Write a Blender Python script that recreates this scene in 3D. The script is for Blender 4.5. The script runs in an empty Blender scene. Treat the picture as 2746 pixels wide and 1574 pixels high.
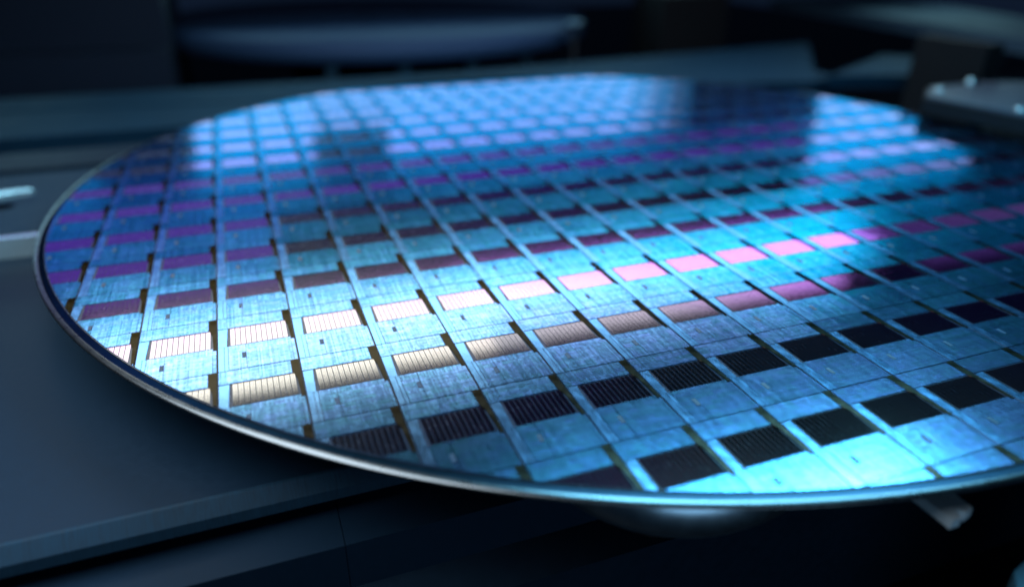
import bpy, bmesh, math, random
from mathutils import Matrix, Vector
random.seed(7)
scn = bpy.context.scene
COL = scn.collection

# ------------------------------------------------------------------ camera, world, lamps, exposure
cam_d = bpy.data.cameras.new("camera")
cam = bpy.data.objects.new("camera", cam_d)
COL.objects.link(cam)
CAM_POS = Vector((-1.00671, -1.94626, 0.62689))
cam.matrix_world = Matrix(((0.93776794, 0.15137547, -0.31253281, CAM_POS.x),
                           (-0.34723794, 0.41947096, -0.83873114, CAM_POS.y),
                           (0.00413512, 0.89505842, 0.44592972, CAM_POS.z),
                           (0, 0, 0, 1)))
cam_d.sensor_width = 36.0
cam_d.lens = 25.34
cam_d.clip_start = 0.02
cam_d.clip_end = 100
cam_d.dof.use_dof = True
cam_d.dof.focus_distance = 1.20
cam_d.dof.aperture_fstop = 0.78
cam_d.dof.aperture_blades = 0
scn.camera = cam

world = bpy.data.worlds.new("World")
scn.world = world
world.use_nodes = True
bg = world.node_tree.nodes["Background"]
bg.inputs[0].default_value = (0.20, 0.42, 1.0, 1)
bg.inputs[1].default_value = 0.022

def lamp(name, center, normal, up, w, h, col, rad):
    """Rectangular soft box: radiance 'rad', w across, h along 'up'."""
    d = bpy.data.lights.new(name, 'AREA')
    d.shape = 'RECTANGLE'; d.size = w; d.size_y = h
    d.color = col
    d.energy = rad * math.pi * w * h
    o = bpy.data.objects.new(name, d); COL.objects.link(o)
    z = -Vector(normal).normalized(); y = Vector(up).normalized(); x = y.cross(z).normalized(); y = z.cross(x)
    m = Matrix((x, y, z)).transposed().to_4x4(); m.translation = Vector(center)
    o.matrix_world = m
    return o

DOWN = (0, 0, -1); FRONT = (0, -1, 0); UPY = (0, 1, 0); UPZ = (0, 0, 1)
BLUE = (0.40, 0.86, 1.0)
# long ceiling strip over the wafer, running along the machine
lamp("strip_lamp", (-0.95, 1.385, 1.2), DOWN, UPY, 1.9, 0.87, (0.96, 1.0, 0.94), 5.9)
lamp("strip_lamp", (1.40, 1.545, 1.2), DOWN, UPY, 2.8, 0.61, (0.88, 0.94, 1.0), 7.2)
lamp("strip_lamp", (1.10, 1.09, 1.2), DOWN, UPY, 2.2, 0.28, (0.85, 0.95, 1.0), 3.0)
lamp("strip_lamp", (3.85, 1.40, 1.2), DOWN, UPY, 2.0, 0.85, (0.70, 0.70, 1.0), 0.28)
# wall of soft light behind the wafer, with a notch left out to imitate a dark housing's reflection
lamp("wall_lamp", (-1.00, 3.5, 0.62), FRONT, UPZ, 0.90, 0.60, BLUE, 2.7)
lamp("wall_lamp", (-0.27, 3.5, 0.50), FRONT, UPZ, 0.62, 0.36, BLUE, 2.7)
lamp("wall_lamp", (1.06, 3.5, 0.62), FRONT, UPZ, 2.10, 0.60, BLUE, 2.7)
lamp("wall_lamp", (2.20, 3.5, 0.62), FRONT, UPZ, 0.18, 0.60, BLUE, 2.0)
lamp("wall_lamp", (2.38, 3.5, 0.62), FRONT, UPZ, 0.18, 0.60, BLUE, 1.2)
lamp("wall_lamp", (2.57, 3.5, 0.62), FRONT, UPZ, 0.20, 0.60, BLUE, 0.5)
lamp("wall_lamp", (5.20, 3.5, 0.95), FRONT, UPZ, 2.2, 1.20, BLUE, 2.7)
lamp("wall_lamp", (-2.6, 2.9, 0.45), FRONT, UPZ, 1.4, 0.30, BLUE, 4.0)  # extra lamp, added only to brighten the wafer's left rim
# faint violet fill, added above the wall to tint the dark pads
lamp("violet_fill", (-2.6, 3.55, 1.42), FRONT, UPZ, 3.4, 0.90, (0.36, 0.20, 0.95), 0.60)
lamp("violet_fill", (1.6, 3.55, 1.12), FRONT, UPZ, 5.0, 0.30, (0.36, 0.20, 0.95), 0.55)
# cyan box overhead, towards the camera, and a second one over the left block
lamp("front_lamp", (0.38, -0.66, 1.25), DOWN, UPY, 1.5, 0.62, (0.22, 0.72, 1.0), 34.0)
lamp("side_lamp", (-1.80, -0.90, 1.2), DOWN, UPY, 1.3, 1.7, (0.86, 0.95, 1.0), 9.0)
# dim low fill from behind the camera for the metal under the wafer
lamp("low_lamp", (-0.7, -3.2, 0.15), (0.1, 1, -0.12), UPZ, 1.6, 0.5, (0.45, 0.75, 1.0), 4.5)

scn.view_settings.view_transform = 'Standard'
scn.view_settings.look = 'None'
scn.view_settings.exposure = 0
scn.view_settings.gamma = 1
scn.view_settings.use_curve_mapping = False
scn.render.engine = 'CYCLES'
scn.cycles.use_denoising = True
scn.cycles.filter_width = 1.9
scn.cycles.max_bounces = 6
scn.cycles.sample_clamp_indirect = 4

# ------------------------------------------------------------------ materials
def nodes(m):
    m.use_nodes = True
    return m.node_tree.nodes, m.node_tree.links

def metal(name, col, rough, metallic=1.0, noise=0.15, scale=40.0, spec=0.5, bump=0.0, stretch=(1, 1, 1), edge=None):
    m = bpy.data.materials.new(name)
    n, l = nodes(m); b = n["Principled BSDF"]
    b.inputs["Metallic"].default_value = metallic
    b.inputs["Specular IOR Level"].default_value = spec
    if edge: b.inputs["Specular Tint"].default_value = (*edge, 1)
    tc = n.new("ShaderNodeTexCoord"); mp = n.new("ShaderNodeMapping"); mp.inputs["Scale"].default_value = stretch
    l.new(tc.outputs["Object"], mp.inputs[0])
    t = n.new("ShaderNodeTexNoise"); t.inputs["Scale"].default_value = scale; t.inputs["Detail"].default_value = 5
    l.new(mp.outputs[0], t.inputs[0])
    r = n.new("ShaderNodeMapRange"); r.inputs[1].default_value = 0.3; r.inputs[2].default_value = 0.7
    r.inputs[3].default_value = 1 - noise; r.inputs[4].default_value = 1 + noise
    l.new(t.outputs[0], r.inputs[0])
    mx = n.new("ShaderNodeVectorMath"); mx.operation = 'SCALE'; mx.inputs[0].default_value = col
    l.new(r.outputs[0], mx.inputs[3]); l.new(mx.outputs[0], b.inputs["Base Color"])
    rr = n.new("ShaderNodeMath"); rr.operation = 'MULTIPLY'; rr.inputs[1].default_value = rough
    l.new(r.outputs[0], rr.inputs[0]); l.new(rr.outputs[0], b.inputs["Roughness"])
    if bump:
        bp = n.new("ShaderNodeBump"); bp.inputs["Strength"].default_value = bump; bp.inputs["Distance"].default_value = 0.002
        l.new(t.outputs[0], bp.inputs["Height"]); l.new(bp.outputs[0], b.inputs["Normal"])
    return m

def circuit_material(name, col, rough, var=0.2):
    """etched silicon: fine rectangular cells of slightly different tint and gloss"""
    m = bpy.data.materials.new(name)
    n, l = nodes(m); b = n["Principled BSDF"]; b.inputs["Metallic"].default_value = 1
    b.inputs["Specular Tint"].default_value = (0.14, 0.43, 0.68, 1)
    geo = n.new("ShaderNodeNewGeometry")
    def cells(sx, sy, off):
        mp = n.new("ShaderNodeMapping"); mp.inputs["Scale"].default_value = (sx, sy, 0); mp.inputs["Location"].default_value = (off, off * 1.7, 0)
        l.new(geo.outputs["Position"], mp.inputs[0])
        fl = n.new("ShaderNodeVectorMath"); fl.operation = 'FLOOR'; l.new(mp.outputs[0], fl.inputs[0])
        wn = n.new("ShaderNodeTexWhiteNoise"); wn.noise_dimensions = '3D'; l.new(fl.outputs[0], wn.inputs[0])
        return wn.outputs[0]
    a = cells(230, 170, 3.1); c = cells(62, 95, 11.7); su = cells(420, 11, 5.3); sv = cells(15, 300, 7.9)
    big = n.new("ShaderNodeTexNoise"); big.inputs["Scale"].default_value = 9; big.inputs["Detail"].default_value = 6
    l.new(geo.outputs["Position"], big.inputs[0])
    oi = n.new("ShaderNodeObjectInfo")
    def mr(src, lo, hi):
        r = n.new("ShaderNodeMapRange"); r.inputs[3].default_value = lo; r.inputs[4].default_value = hi
        l.new(src, r.inputs[0]); return r.outputs[0]
    def mul(x, y):
        k = n.new("ShaderNodeMath"); k.operation = 'MULTIPLY'; l.new(x, k.inputs[0]); l.new(y, k.inputs[1]); return k.outputs[0]
    f = mul(mul(mul(mr(su, .74, 1.15), mr(sv, .82, 1.10)), mul(mr(a, 1 - var, 1 + var * .5), mr(c, 1 - var * .7, 1 + var * .4))), mul(mr(big.outputs[0], .93, 1.06), mr(oi.outputs["Random"], .93, 1.06)))
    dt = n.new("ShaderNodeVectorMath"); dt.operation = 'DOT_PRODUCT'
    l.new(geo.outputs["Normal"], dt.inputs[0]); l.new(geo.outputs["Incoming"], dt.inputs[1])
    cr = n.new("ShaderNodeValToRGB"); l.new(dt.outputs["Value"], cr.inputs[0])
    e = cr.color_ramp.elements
    stops = [(.20, (1.0, 1.1, .98)), (.30, (.65, 1.0, .80)), (.40, (.82, 1.03, .93)), (.47, (1.40, 1.04, 1.02)), (.62, (.85, 1.05, .98))]  # tint by view angle; reddened middle stop paints in a broad pale sheen
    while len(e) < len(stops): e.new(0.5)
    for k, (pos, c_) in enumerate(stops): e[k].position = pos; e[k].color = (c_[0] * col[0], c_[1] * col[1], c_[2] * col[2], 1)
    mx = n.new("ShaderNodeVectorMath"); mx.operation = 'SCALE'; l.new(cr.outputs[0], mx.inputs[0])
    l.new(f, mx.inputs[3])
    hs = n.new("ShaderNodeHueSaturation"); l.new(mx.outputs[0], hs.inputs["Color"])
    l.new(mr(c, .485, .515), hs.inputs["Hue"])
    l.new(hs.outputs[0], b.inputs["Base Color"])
    l.new(mul(mr(big.outputs[0], rough * .96, rough * 1.06), mr(oi.outputs["Random"], .95, 1.05)), b.inputs["Roughness"])
    return m

def iridescent(name, rough):
    """grating metal: its tint shifts with the angle between the surface and the line of sight"""
    m = metal(name, (1, 1, 1), rough, noise=0.07, scale=300, edge=(.9, .7, 1.0))
    n, l = m.node_tree.nodes, m.node_tree.links
    b = n["Principled BSDF"]; old = b.inputs["Base Color"].links[0].from_socket
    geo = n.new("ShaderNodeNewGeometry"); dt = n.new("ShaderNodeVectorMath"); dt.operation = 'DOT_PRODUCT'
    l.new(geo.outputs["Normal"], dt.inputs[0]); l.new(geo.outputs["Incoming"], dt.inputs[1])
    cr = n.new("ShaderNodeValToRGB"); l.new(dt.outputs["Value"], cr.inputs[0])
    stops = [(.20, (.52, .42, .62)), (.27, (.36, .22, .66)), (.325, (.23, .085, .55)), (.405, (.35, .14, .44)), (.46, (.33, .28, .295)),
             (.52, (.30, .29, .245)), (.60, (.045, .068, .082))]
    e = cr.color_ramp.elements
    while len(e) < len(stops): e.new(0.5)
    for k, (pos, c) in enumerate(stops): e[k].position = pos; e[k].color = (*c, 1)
    mx = n.new("ShaderNodeVectorMath"); mx.operation = 'MULTIPLY'
    l.new(cr.outputs[0], mx.inputs[0]); l.new(old, mx.inputs[1]); l.new(mx.outputs[0], b.inputs["Base Color"])
    return m

M = {
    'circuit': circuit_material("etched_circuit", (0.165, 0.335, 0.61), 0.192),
    'lane': metal("scribe_lane_metal", (0.19, 0.37, 0.64), 0.20, noise=0.12, scale=60, edge=(.12, .42, .68)),
    'pads': iridescent("grating_metal", 0.075),
    'slab': metal("dark_silicon", (0.006, 0.012, 0.025), 0.25, metallic=0.0, spec=0.2),
    'corner': metal("dark_oxide", (0.055, 0.048, 0.036), 0.24, edge=(.2, .22, .25), metallic=1.0),
    'mark': metal("dark_mark", (0.006, 0.02, 0.045), 0.4, metallic=0.0, spec=0.3),
    'ring': metal("polished_silicon", (0.020, 0.034, 0.052), 0.3, noise=0.05, edge=(.08, .13, .18)),
    'rim': metal("rim_silicon", (0.105, 0.118, 0.13), 0.28, noise=0.06),
    'block': metal("anodised_slate", (0.0026, 0.0100, 0.0215), 0.55, metallic=0.0, spec=0.08, noise=0.08, scale=120, bump=0.05),
    'rail': metal("dark_rail", (0.0032, 0.0095, 0.019), 0.6, metallic=0.0, spec=0.06, noise=0.1, scale=60),
    'black': metal("black_plastic", (0.002, 0.0025, 0.004), 0.8, metallic=0.0, spec=0.1),
    'floor': metal("black_deck", (0.004, 0.006, 0.010), 0.5, metallic=0.0, spec=0.1),
    'steel': metal("brushed_steel", (0.045, 0.078, 0.12), 0.4, noise=0.12, scale=30, stretch=(1, 14, 1)),
    'bright': metal("polished_steel", (0.75, 0.85, 0.92), 0.2, noise=0.05),
    'disc': metal("grey_disc", (0.011, 0.027, 0.066), 0.6, metallic=0.0, spec=0.08, noise=0.06),
    'plate': metal("blue_plate", (0.0030, 0.0150, 0.031), 0.7, metallic=0.0, spec=0.03, noise=0.1, scale=8),
    'lit_edge': metal("lit_edge_metal", (0.48, 0.68, 0.76), 0.22, metallic=0.85, noise=0.05),  # pale colour carries the glints on step edge and slot rim
    'finger': metal("pale_finger", (0.34, 0.42, 0.48), 0.35, metallic=0.3, noise=0.06),
    'bar': metal("dull_bar", (0.022, 0.043, 0.070), 0.7, metallic=0.0, spec=0.1, noise=0.1),
    'chamfer': metal("lit_chamfer", (0.005, 0.018, 0.034), 0.6, metallic=0.0, spec=0.08, noise=0.25, scale=40, stretch=(9, 1, 1), bump=0.1),  # slate lightened to paint in the light on the chamfer
    'step': metal("dull_step", (0.0040, 0.0145, 0.030), 0.6, metallic=0.0, spec=0.05, noise=0.08),
    'bracket': metal("painted_bracket", (0.011, 0.034, 0.052), 0.6, metallic=0.0, spec=0.1),
    'screw': metal("screw_steel", (0.3, 0.4, 0.46), 0.3, noise=0.05),
    'hole': metal("dark_hole", (0.001, 0.001, 0.0015), 1.0, metallic=0.0, spec=0.0),
    'grip': metal("dark_grip_plate", (0.012, 0.024, 0.040), 0.5, metallic=0.0, spec=0.25),
    'navy': metal("navy_panel", (0.0018, 0.006, 0.016), 0.7, metallic=0.0, spec=0.1),
    'pedestal': metal("pedestal_metal", (0.22, 0.30, 0.37), 0.36, noise=0.08),
}

# ------------------------------------------------------------------ object helpers
def link(o, parent=None):
    COL.objects.link(o)
    if parent is not None: o.parent = parent
    return o
def tag(o, label, cat, group=None):
    o['label'] = label; o['category'] = cat
    if group: o['group'] = group
    return o
def empty(name, loc, label, cat, group=None):
    o = bpy.data.objects.new(name, None); o.location = loc; o.empty_display_size = 0.1
    link(o); return tag(o, label, cat, group)
def mesh_obj(name, bm, mat, parent=None, smooth=False):
    me = bpy.data.meshes.new(name); bm.normal_update(); bm.to_mesh(me); bm.free()
    me.materials.append(M[mat])
    for pl in me.polygons: pl.use_smooth = smooth
    o = bpy.data.objects.new(name, me)
    return link(o, parent)
def rel(o, parent):
    return o
def add_poly(bm, pts, z0, z1):
    """prism over a 2D polygon (counter-clockwise or not)"""
    area = sum(pts[k][0] * pts[(k + 1) % len(pts)][1] - pts[(k + 1) % len(pts)][0] * pts[k][1] for k in range(len(pts)))
    if area < 0: pts = pts[::-1]
    lo = [bm.verts.new((x, y, z0)) for x, y in pts]; hi = [bm.verts.new((x, y, z1)) for x, y in pts]
    bm.faces.new(hi); bm.faces.new(lo[::-1])
    for k in range(len(pts)):
        q = (k + 1) % len(pts)
        bm.faces.new((lo[k], lo[q], hi[q], hi[k]))
def add_box(bm, x0, x1, y0, y1, z0, z1):
    add_poly(bm, [(x0, y0), (x1, y0), (x1, y1), (x0, y1)], z0, z1)
def bevel(bm, w, seg=2, angle=0.5):
    es = [e for e in bm.edges if len(e.link_faces) == 2 and e.calc_face_angle(0) > angle]
    bmesh.ops.bevel(bm, geom=es, offset=w, segments=seg, profile=0.5, affect='EDGES', clamp_overlap=True)
def box_bm(x0, x1, y0, y1, z0, z1, bv=0.0, seg=2):
    bm = bmesh.new(); add_box(bm, x0, x1, y0, y1, z0, z1)
    if bv: bevel(bm, bv, seg)
    return bm
def poly_bm(pts, z0, z1, bv=0.0, seg=2):
    bm = bmesh.new(); add_poly(bm, pts, z0, z1)
    if bv: bevel(bm, bv, seg)
    return bm
def lathe_bm(prof, n=64, c=(0, 0)):
    bm = bmesh.new(); rings = []
    for r, z in prof:
        if r < 1e-6: rings.append([bm.verts.new((c[0], c[1], z))])
        else: rings.append([bm.verts.new((c[0] + r * math.cos(2 * math.pi * k / n), c[1] + r * math.sin(2 * math.pi * k / n), z)) for k in range(n)])
    for a, b in zip(rings, rings[1:]):
        for k in range(n):
            q = (k + 1) % n
            va = a if len(a) > 1 else None; vb = b if len(b) > 1 else None
            if va and vb: bm.faces.new((a[k], a[q], b[q], b[k]))
            elif va: bm.faces.new((a[k], a[q], b[0]))
            elif vb: bm.faces.new((a[0], b[q], b[k]))
    bmesh.ops.recalc_face_normals(bm, faces=bm.faces)
    return bm

# ------------------------------------------------------------------ setting: machine deck
d = mesh_obj("machine_deck", box_bm(-9, 9, -6, 12, -0.75, -0.62), 'floor'); d['kind'] = 'structure'

# ------------------------------------------------------------------ the wafer
R_OUT, R_FLAT, R_DIE = 1.500, 1.4900, 1.4775
TH = 0.0075
wafer = empty("silicon_wafer", (0, 0, 0), "large round iridescent blue silicon wafer covered in a grid of dies", "wafer")
prof = [(0, -TH + .0006), (1.494, -TH), (1.4985, -TH + .0012), (1.5, -TH * .55), (1.4990, -.0022), (1.4955, -.0004), (R_FLAT, 0.0)]
o = mesh_obj("bevelled_rim", lathe_bm([(1.40, -TH)] + prof[1:], 360), 'rim', wafer, True)
bm = lathe_bm([(R_FLAT, -.00001), (0, -.00001)], 360)
for f in bm.faces:
    if f.normal.z < 0: f.normal_flip()
mesh_obj("wafer_disc", bm, 'ring', wafer)

PU, PV = 0.125660, 0.185885
GX, GY = -9.80501 * PU, 7.80450 * PU
Z_S, H_C = 0.0016, 0.0011         # slab top, raised pieces

def comp_polys():
    c = {}
    c['slab'] = [[(.004, .004), (.996, .004), (.996, .996), (.004, .996)]]
    c['circuit_strip'] = [[(.012, .006), (.885, .006), (.885, .212), (.012, .212)]]
    c['corner_block'] = [[(.892, .0), (.992, .0), (.992, .20), (.892, .20)], [(.892, .20), (.992, .20), (.992, .30), (.935, .30)],
                         [(.935, .30), (.992, .30), (.992, .60), (.955, .60)]]
    c['scribe_lane'] = [[(.014, .225), (.135, .225), (.118, .57), (.014, .57)], [(.014, .572), (.082, .572), (.082, .994), (.014, .994)],
                        [(.090, .572), (.132, .572), (.132, .994), (.090, .994)]]
    bars = []
    u = .172; k = 0
    while u < .925:
        w = (.0135, .013, .014)[k % 3]
        bars.append([(u, .228), (u + w, .228), (u + w, .56), (u, .56)])
        u += w + (.006, .007, .015)[k % 3]; k += 1
    c['contact_pads'] = bars
    c['circuit_block'] = [[(.14, .572), (.355, .572), (.355, .994), (.14, .994)], [(.362, .572), (.94, .572), (.94, .994), (.362, .994)],
                          [(.944, .61), (.985, .61), (.985, .994), (.947, .994)]]
    c['test_mark'] = [[(.305, .72), (.355, .72), (.355, .81), (.305, .81)]]
    return c
COMP = comp_polys()
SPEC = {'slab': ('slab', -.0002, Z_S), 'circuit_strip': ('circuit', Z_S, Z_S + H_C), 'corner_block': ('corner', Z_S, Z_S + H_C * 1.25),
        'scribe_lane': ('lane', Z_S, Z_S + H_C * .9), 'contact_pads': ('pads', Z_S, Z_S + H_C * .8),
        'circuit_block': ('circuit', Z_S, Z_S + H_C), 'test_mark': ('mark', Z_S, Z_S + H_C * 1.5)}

def clip_circle(poly, r, n=240):
    """clip a convex polygon (world xy about the wafer centre) to the circle"""
    if all(x * x + y * y <= r * r for x, y in poly): return poly
    angs = [math.atan2(y, x) for x, y in poly]
    mid = math.atan2(sum(math.sin(a) for a in angs), sum(math.cos(a) for a in angs))
    k0 = round(mid / (2 * math.pi) * n); span = 14
    out = poly
    for k in range(k0 - span, k0 + span + 1):
        a = 2 * math.pi * k / n; nx, ny = math.cos(a), math.sin(a)
        res = []
        for q in range(len(out)):
            A, B = out[q], out[(q + 1) % len(out)]
            da, db = A[0] * nx + A[1] * ny - r, B[0] * nx + B[1] * ny - r
            if da <= 0: res.append(A)
            if (da < 0) != (db < 0) and da != db:
                t = da / (da - db); res.append((A[0] + t * (B[0] - A[0]), A[1] + t * (B[1] - A[1])))
        out = res
        if len(out) < 3: return None
    clean = []
    for pnt in out:
        if not clean or math.dist(pnt, clean[-1]) > 1e-6: clean.append(pnt)
    if len(clean) > 1 and math.dist(clean[0], clean[-1]) < 1e-6: clean.pop()
    if len(clean) < 3: return None
    ar = abs(sum(clean[k][0] * clean[(k + 1) % len(clean)][1] - clean[(k + 1) % len(clean)][0] * clean[k][1] for k in range(len(clean)))) / 2
    return clean if ar > 2e-6 else None

FULL = {}
def full_mesh(key):
    if key not in FULL:
        bm = bmesh.new(); mat, z0, z1 = SPEC[key]
        for p_ in COMP[key]: add_poly(bm, [(u * PU, -v * PV) for u, v in p_], z0, z1)
        name = 'die' if key == 'slab' else key
        me = bpy.data.meshes.new(name); bm.normal_update(); bm.to_mesh(me); bm.free(); me.materials.append(M[mat])
        FULL[key] = me
    return FULL[key]

def in_view(x, y):
    v = cam.matrix_world.inverted() @ Vector((x, y, 0))
    if v.z > -0.05: return False, 0
    px, py = v.x / -v.z * 1932.8 / 1373, v.y / -v.z * 1932.8 / 787
    return abs(px) < 1.06 and abs(py) < 1.08, (-v.z)
cells = []
for i in range(-4, 25):
    for j in range(-2, 20):
        x0, y0 = GX + i * PU, GY - j * PV
        cx, cy = x0 + PU / 2, y0 - PV / 2
        cs = [(x0, y0), (x0 + PU, y0), (x0 + PU, y0 - PV), (x0, y0 - PV)]
        inside = [x * x + y * y <= R_DIE ** 2 for x, y in cs]
        if not any(inside) : continue
        vis, dist = in_view(cx, cy)
        cells.append((not vis, dist, i, j, x0, y0, all(inside)))
cells.sort()
rest = {}
n_die = 0
for hid, dist, i, j, x0, y0, full in cells:
    if n_die < 300 and not hid:
        n_die += 1
        if full:
            die = bpy.data.objects.new('die', full_mesh('slab')); die.location = (x0, y0, 0); link(die, wafer)
            for key in COMP:
                if key == 'slab': continue
                link(bpy.data.objects.new(key, full_mesh(key)), die)
        else:
            die = None
            for key in COMP:
                bm = bmesh.new(); mat, z0, z1 = SPEC[key]; got = 0
                for p_ in COMP[key]:
                    q = clip_circle([(x0 + u * PU, y0 - v * PV) for u, v in p_], R_DIE - (0.002 if key != 'slab' else 0))
                    if q: add_poly(bm, [(x - x0, y - y0) for x, y in q], z0, z1); got += 1
                if key == 'slab':
                    if not got: bm.free(); break
                    die = mesh_obj('die', bm, mat, wafer); die.location = (x0, y0, 0)
                elif got: mesh_obj(key, bm, mat, die)
                else: bm.free()
    else:
        for key in COMP:
            mat, z0, z1 = SPEC[key]
            for p_ in COMP[key]:
                q = clip_circle([(x0 + u * PU, y0 - v * PV) for u, v in p_], R_DIE - (0.002 if key != 'slab' else 0))
                if q: add_poly(rest.setdefault(mat, bmesh.new()), q, z0, z1)
print('dies', n_die, 'cells', len(cells))
if rest:
    big = bmesh.new(); me = bpy.data.meshes.new('die'); names = list(rest)
    for k, nm in enumerate(names):
        for f in rest[nm].faces: f.material_index = k
        tmp = bpy.data.meshes.new('tmp'); rest[nm].to_mesh(tmp); rest[nm].free(); big.from_mesh(tmp); bpy.data.meshes.remove(tmp)
    big.to_mesh(me); big.free()
    for nm in names: me.materials.append(M[nm])
    o = link(bpy.data.objects.new('die', me), wafer); o['kind'] = 'stuff'

# ------------------------------------------------------------------ things under the wafer
# stepped metal block at the left
blk = empty("stage_block", (-2.2, -0.4, -0.62), "blue grey stepped metal block under the left side of the wafer", "machine block")
def part(name, bm, mat, parent, smooth=False):
    o = mesh_obj(name, bm, mat, parent, smooth); o.matrix_parent_inverse = Matrix.Translation(-parent.location); return o
part("lower_plate", box_bm(-4.2, -0.30, -1.008, 0.10, -0.17, -0.13, 0.0), 'block', blk)
bm = bmesh.new(); add_box(bm, -4.2, 0.6, 0.13, 0.70, -0.30, -0.07); bevel(bm, 0.012, 1)
part("raised_step", bm, 'step', blk)
bm = bmesh.new(); cs = [(-1.0081, -.1302), (-1.014, -.131), (-1.034, -.150), (-1.036, -.168), (-1.0081, -.168)]
A = [bm.verts.new((-4.2, y, z)) for y, z in cs]; B = [bm.verts.new((-.30, y, z)) for y, z in cs]
for k in range(5): bm.faces.new((A[k], A[(k + 1) % 5], B[(k + 1) % 5], B[k]))
bm.faces.new(A[::-1]); bm.faces.new(B); bmesh.ops.recalc_face_normals(bm, faces=bm.faces)
part("edge_chamfer", bm, 'chamfer', blk)
part("step_edge_glint", poly_bm([(-4.2, .10), (.6, .10), (.6, .1295), (-4.2, .1295)], -0.128, -0.073, 0.022, 3), 'lit_edge', blk)  # pale strip standing in for the step's front bevel catching light
def slot_pts(x0, x1, y0, y1, n=10):
    r = (y1 - y0) / 2; cy = (y0 + y1) / 2; pts = []
    for k in range(n + 1): a = -math.pi / 2 + math.pi * k / n; pts.append((x1 - r + r * math.cos(a), cy + r * math.sin(a)))
    for k in range(n + 1): a = math.pi / 2 + math.pi * k / n; pts.append((x0 + r + r * math.cos(a), cy + r * math.sin(a)))
    return pts
def ring_bm(outer, inner, z0, z1):
    bm = bmesh.new(); n = len(outer)
    L = [[bm.verts.new((x, y, z)) for x, y in pts] for pts, z in ((outer, z0), (outer, z1), (inner, z1), (inner, z0))]
    for a, b in ((0, 1), (1, 2), (2, 3)):
        for k in range(n):
            q = (k + 1) % n; bm.faces.new((L[a][k], L[a][q], L[b][q], L[b][k]))
    return bm
part("slot_rim_glint", poly_bm([(-2.1, .395), (-1.80, .405), (-1.72, .425), (-1.66, .452), (-1.632, .458), (-1.622, .470), (-1.635, .484), (-1.70, .482), (-1.78, .468), (-2.1, .452)], -0.0699, -0.056, .004), 'lit_edge', blk)  # pale hooked bar shaped to imitate the highlight on the slot's rim
part("slot_recess", poly_bm(slot_pts(-2.1, -1.655, .345, .392), -0.0699, -0.0692), 'hole', blk)

# ledges of the frame in front, below
g = "stepped black frame beams below the wafer"
def beam(x0, x1, lab):
    e = empty("frame_beam", ((x0 + x1) / 2, -0.8, -0.62), lab, "frame beam", g)
    part("upper_ledge", box_bm(x0, x1, -1.105, -1.00, -0.40, -0.20, 0.006, 2), 'block', e)
    part("lower_ledge", box_bm(x0, x1, -1.19, -1.00, -0.62, -0.29, 0.006, 2), 'rail', e)
beam(-4.0, -0.9606, "dark stepped frame beam at the lower left, left of the joint")
beam(-0.9594, 2.6, "dark stepped frame beam under the wafer, right of the joint")

# round pedestal carrying the wafer
pd = empty("support_pedestal", (-0.44, -1.13, -0.62), "dark round pedestal holding the wafer up near its front edge", "pedestal")
PC = (-0.44, -1.13)
part("pedestal_head", lathe_bm([(0, -0.030), (0.19, -0.030), (0.225, -0.045), (0.235, -0.07), (0.235, -0.10), (0.215, -0.125), (0.12, -0.14), (0.0, -0.14)], 72, PC), 'pedestal', pd, True)
part("pedestal_stem", lathe_bm([(0, -0.141), (0.05, -0.141), (0.05, -0.62), (0, -0.62)], 48, PC), 'black', pd, True)

# small metal finger under the front edge
fg = empty("support_finger", (-0.2, -1.40, -0.04), "small light metal finger poking out under the wafer at lower right", "finger")
part("finger_bar", poly_bm([(-0.238, -1.28), (-0.178, -1.28), (-0.185, -1.480), (-0.201, -1.484), (-0.208, -1.474), (-0.214, -1.488), (-0.230, -1.488)], -0.06, -0.045, 0.004, 2), 'finger', fg)
part("finger_arm", box_bm(-0.24, -0.18, -1.28, -0.2, -0.10, -0.05, 0.004), 'rail', fg)

# lit bracket in the near right corner
br = empty("corner_bracket", (0.1, -1.7, -0.62), "pale blue metal bracket in the blurred lower right corner", "bracket")
part("bracket_plate", poly_bm([(-0.06, -1.515), (0.10, -1.45), (0.30, -1.50), (0.30, -1.85), (-0.27, -1.85), (-0.225, -1.60), (-0.17, -1.545)], -0.13, -0.10, 0.02, 3), 'bracket', br)
part("bracket_post", box_bm(0.0, 0.25, -1.8, -1.6, -0.62, -0.131), 'rail', br)

# ------------------------------------------------------------------ behind the wafer
g = "dark rails behind the wafer"
r1 = tag(mesh_obj("guide_rail", box_bm(-5, 1.8, 0.92, 1.16, -0.45, -0.11, 0.03, 3), 'rail'), "dark guide rail right behind the stepped block at far left", "rail", g)
r2 = tag(mesh_obj("guide_rail", box_bm(-6, 2.2, 1.32, 2.15, -0.45, -0.09, 0.06, 4), 'plate'), "wide blue grey rail behind the guide rail, lit at its left end", "rail", g)
tag(mesh_obj("back_plate", poly_bm([(-2.4, 2.16), (0.2, 2.165), (3.0, 2.55), (1.95, 1.25), (1.0, 1.5), (-2.4, 1.9)], -0.13, -0.085, 0.01, 2), 'plate'), "flat blue plate just behind the far edge of the wafer", "plate")
tag(mesh_obj("side_plate", poly_bm([(2.0, 1.22), (2.85, 1.70), (3.4, 1.3), (2.75, 0.97)], -0.12, -0.05, 0.01, 2), 'plate'), "dim grey plate behind the wafer, left of the black block", "plate")

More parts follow.
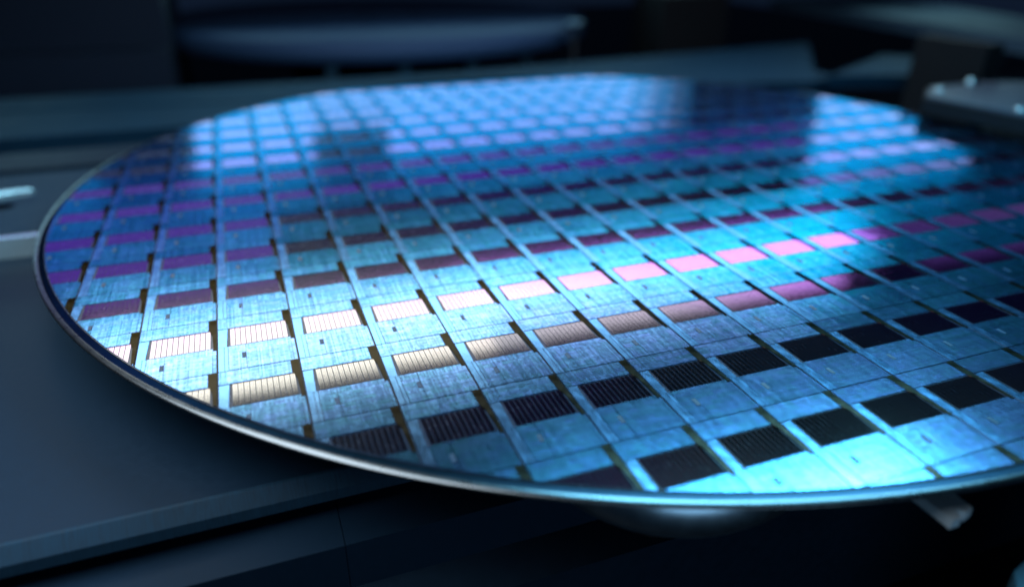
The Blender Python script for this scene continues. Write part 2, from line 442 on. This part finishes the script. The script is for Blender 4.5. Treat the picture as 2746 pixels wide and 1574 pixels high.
dk = empty("round_chuck", (0.02, 4.4, -0.3), "blurred grey blue round chuck plate standing behind the wafer", "chuck plate")
DC = (0.12, 4.2)
part("chuck_disc", lathe_bm([(0, 0.05), (1.60, 0.05), (1.65, 0.02), (1.65, -0.07), (1.55, -0.11), (0, -0.11)], 96, DC), 'disc', dk, True)
part("chuck_stem", lathe_bm([(0, -0.111), (0.7, -0.111), (0.7, -0.62), (0, -0.62)], 48, DC), 'black', dk, True)
for a in (-112, -95, -78, -60):
    x, y = DC[0] + 1.52 * math.cos(math.radians(a)), DC[1] + 1.52 * math.sin(math.radians(a))
    part("clamp_tab", box_bm(x - .03, x + .03, y - .03, y + .03, -0.18, -0.111, .006), 'steel', dk)
for x in (0.02, 0.42):
    part("locating_hole", lathe_bm([(0, 0.0555), (0.07, 0.0555), (0.075, 0.0505)], 20, (x, 4.15)), 'navy', dk)

cb = empty("side_cabinet", (-2.7, 3.6, -0.62), "dark navy cabinet in the upper left corner", "cabinet")
part("cabinet_body", box_bm(-4.2, -1.35, 3.0, 4.5, -0.62, 0.75, 0.02), 'navy', cb)
part("cabinet_ledge", box_bm(-4.2, -1.36, 2.82, 2.999, -0.62, 0.02, 0.02), 'navy', cb)
part("door_panel", box_bm(-4.0, -2.35, 2.975, 2.9995, 0.06, 0.7, 0.008), 'black', cb)

# finished bar at the right with holes, its black block
bar = empty("metal_bar", (4.0, 2.5, 0.0), "grey metal bar with a row of holes in the upper right corner", "bar")
part("bar_body", poly_bm([(3.62, 1.2), (4.5, 1.0), (5.6, 4.6), (4.25, 4.6)], -0.04, 0.05, 0.012), 'bar', bar)
for t in (0.1, 0.35, 0.6, 0.85):
    part("bolt_hole", lathe_bm([(0, 0.0512), (0.045, 0.0512), (0.05, 0.0502)], 20, (4.0 + t * .9, 1.25 + t * 3.1)), 'black', bar)
tag(mesh_obj("motor_block", box_bm(2.09, 2.19, 0.42, 0.80, -0.62, 0.20, 0.02), 'black'), "black block standing under the grey bar at right", "block")

gr = empty("wafer_gripper", (2.0, 0.2, 0.05), "black gripper with a metal top plate reaching over the wafer at right", "gripper")
part("gripper_body", poly_bm([(1.435, .125), (1.625, .285), (1.96, .29), (2.5, .1), (2.5, -1.0), (1.535, -1.0), (1.475, -.235)], 0.022, 0.073, 0.006), 'black', gr)
part("top_plate", poly_bm([(1.46, .133), (1.634, .271), (1.95, .278), (2.48, .09), (2.48, -.98), (1.56, -.98), (1.50, -.225)], 0.0732, 0.080, 0.003), 'grip', gr)
for x, y, h in ((1.60, .20, .008), (1.83, .255, .022), (1.56, -.17, .009)):
    part("screw", lathe_bm([(0, 0.080 + h), (0.013, 0.080 + h), (0.017, 0.080 + h * .7), (0.017, 0.0801)], 20, (x, y)), 'screw', gr, True)

tag(mesh_obj("mounting_post", box_bm(2.05, 2.62, 3.05, 3.5, -0.62, 0.22, 0.02), 'black'), "black upright post behind the wafer, right of the round chuck", "post")
bt = empty("cap_bolt", (1.21, 2.80, 0.0), "small shiny bolt standing at the right end of the round chuck", "bolt")
part("bolt_shank", lathe_bm([(0, 0.05), (.012, .05), (.012, -.62), (0, -.62)], 20, (1.21, 2.80)), 'floor', bt, True)
part("bolt_head", lathe_bm([(0, .095), (.05, .095), (.058, .085), (.058, .0505), (0, .0505)], 24, (1.21, 2.80)), 'steel', bt, True)
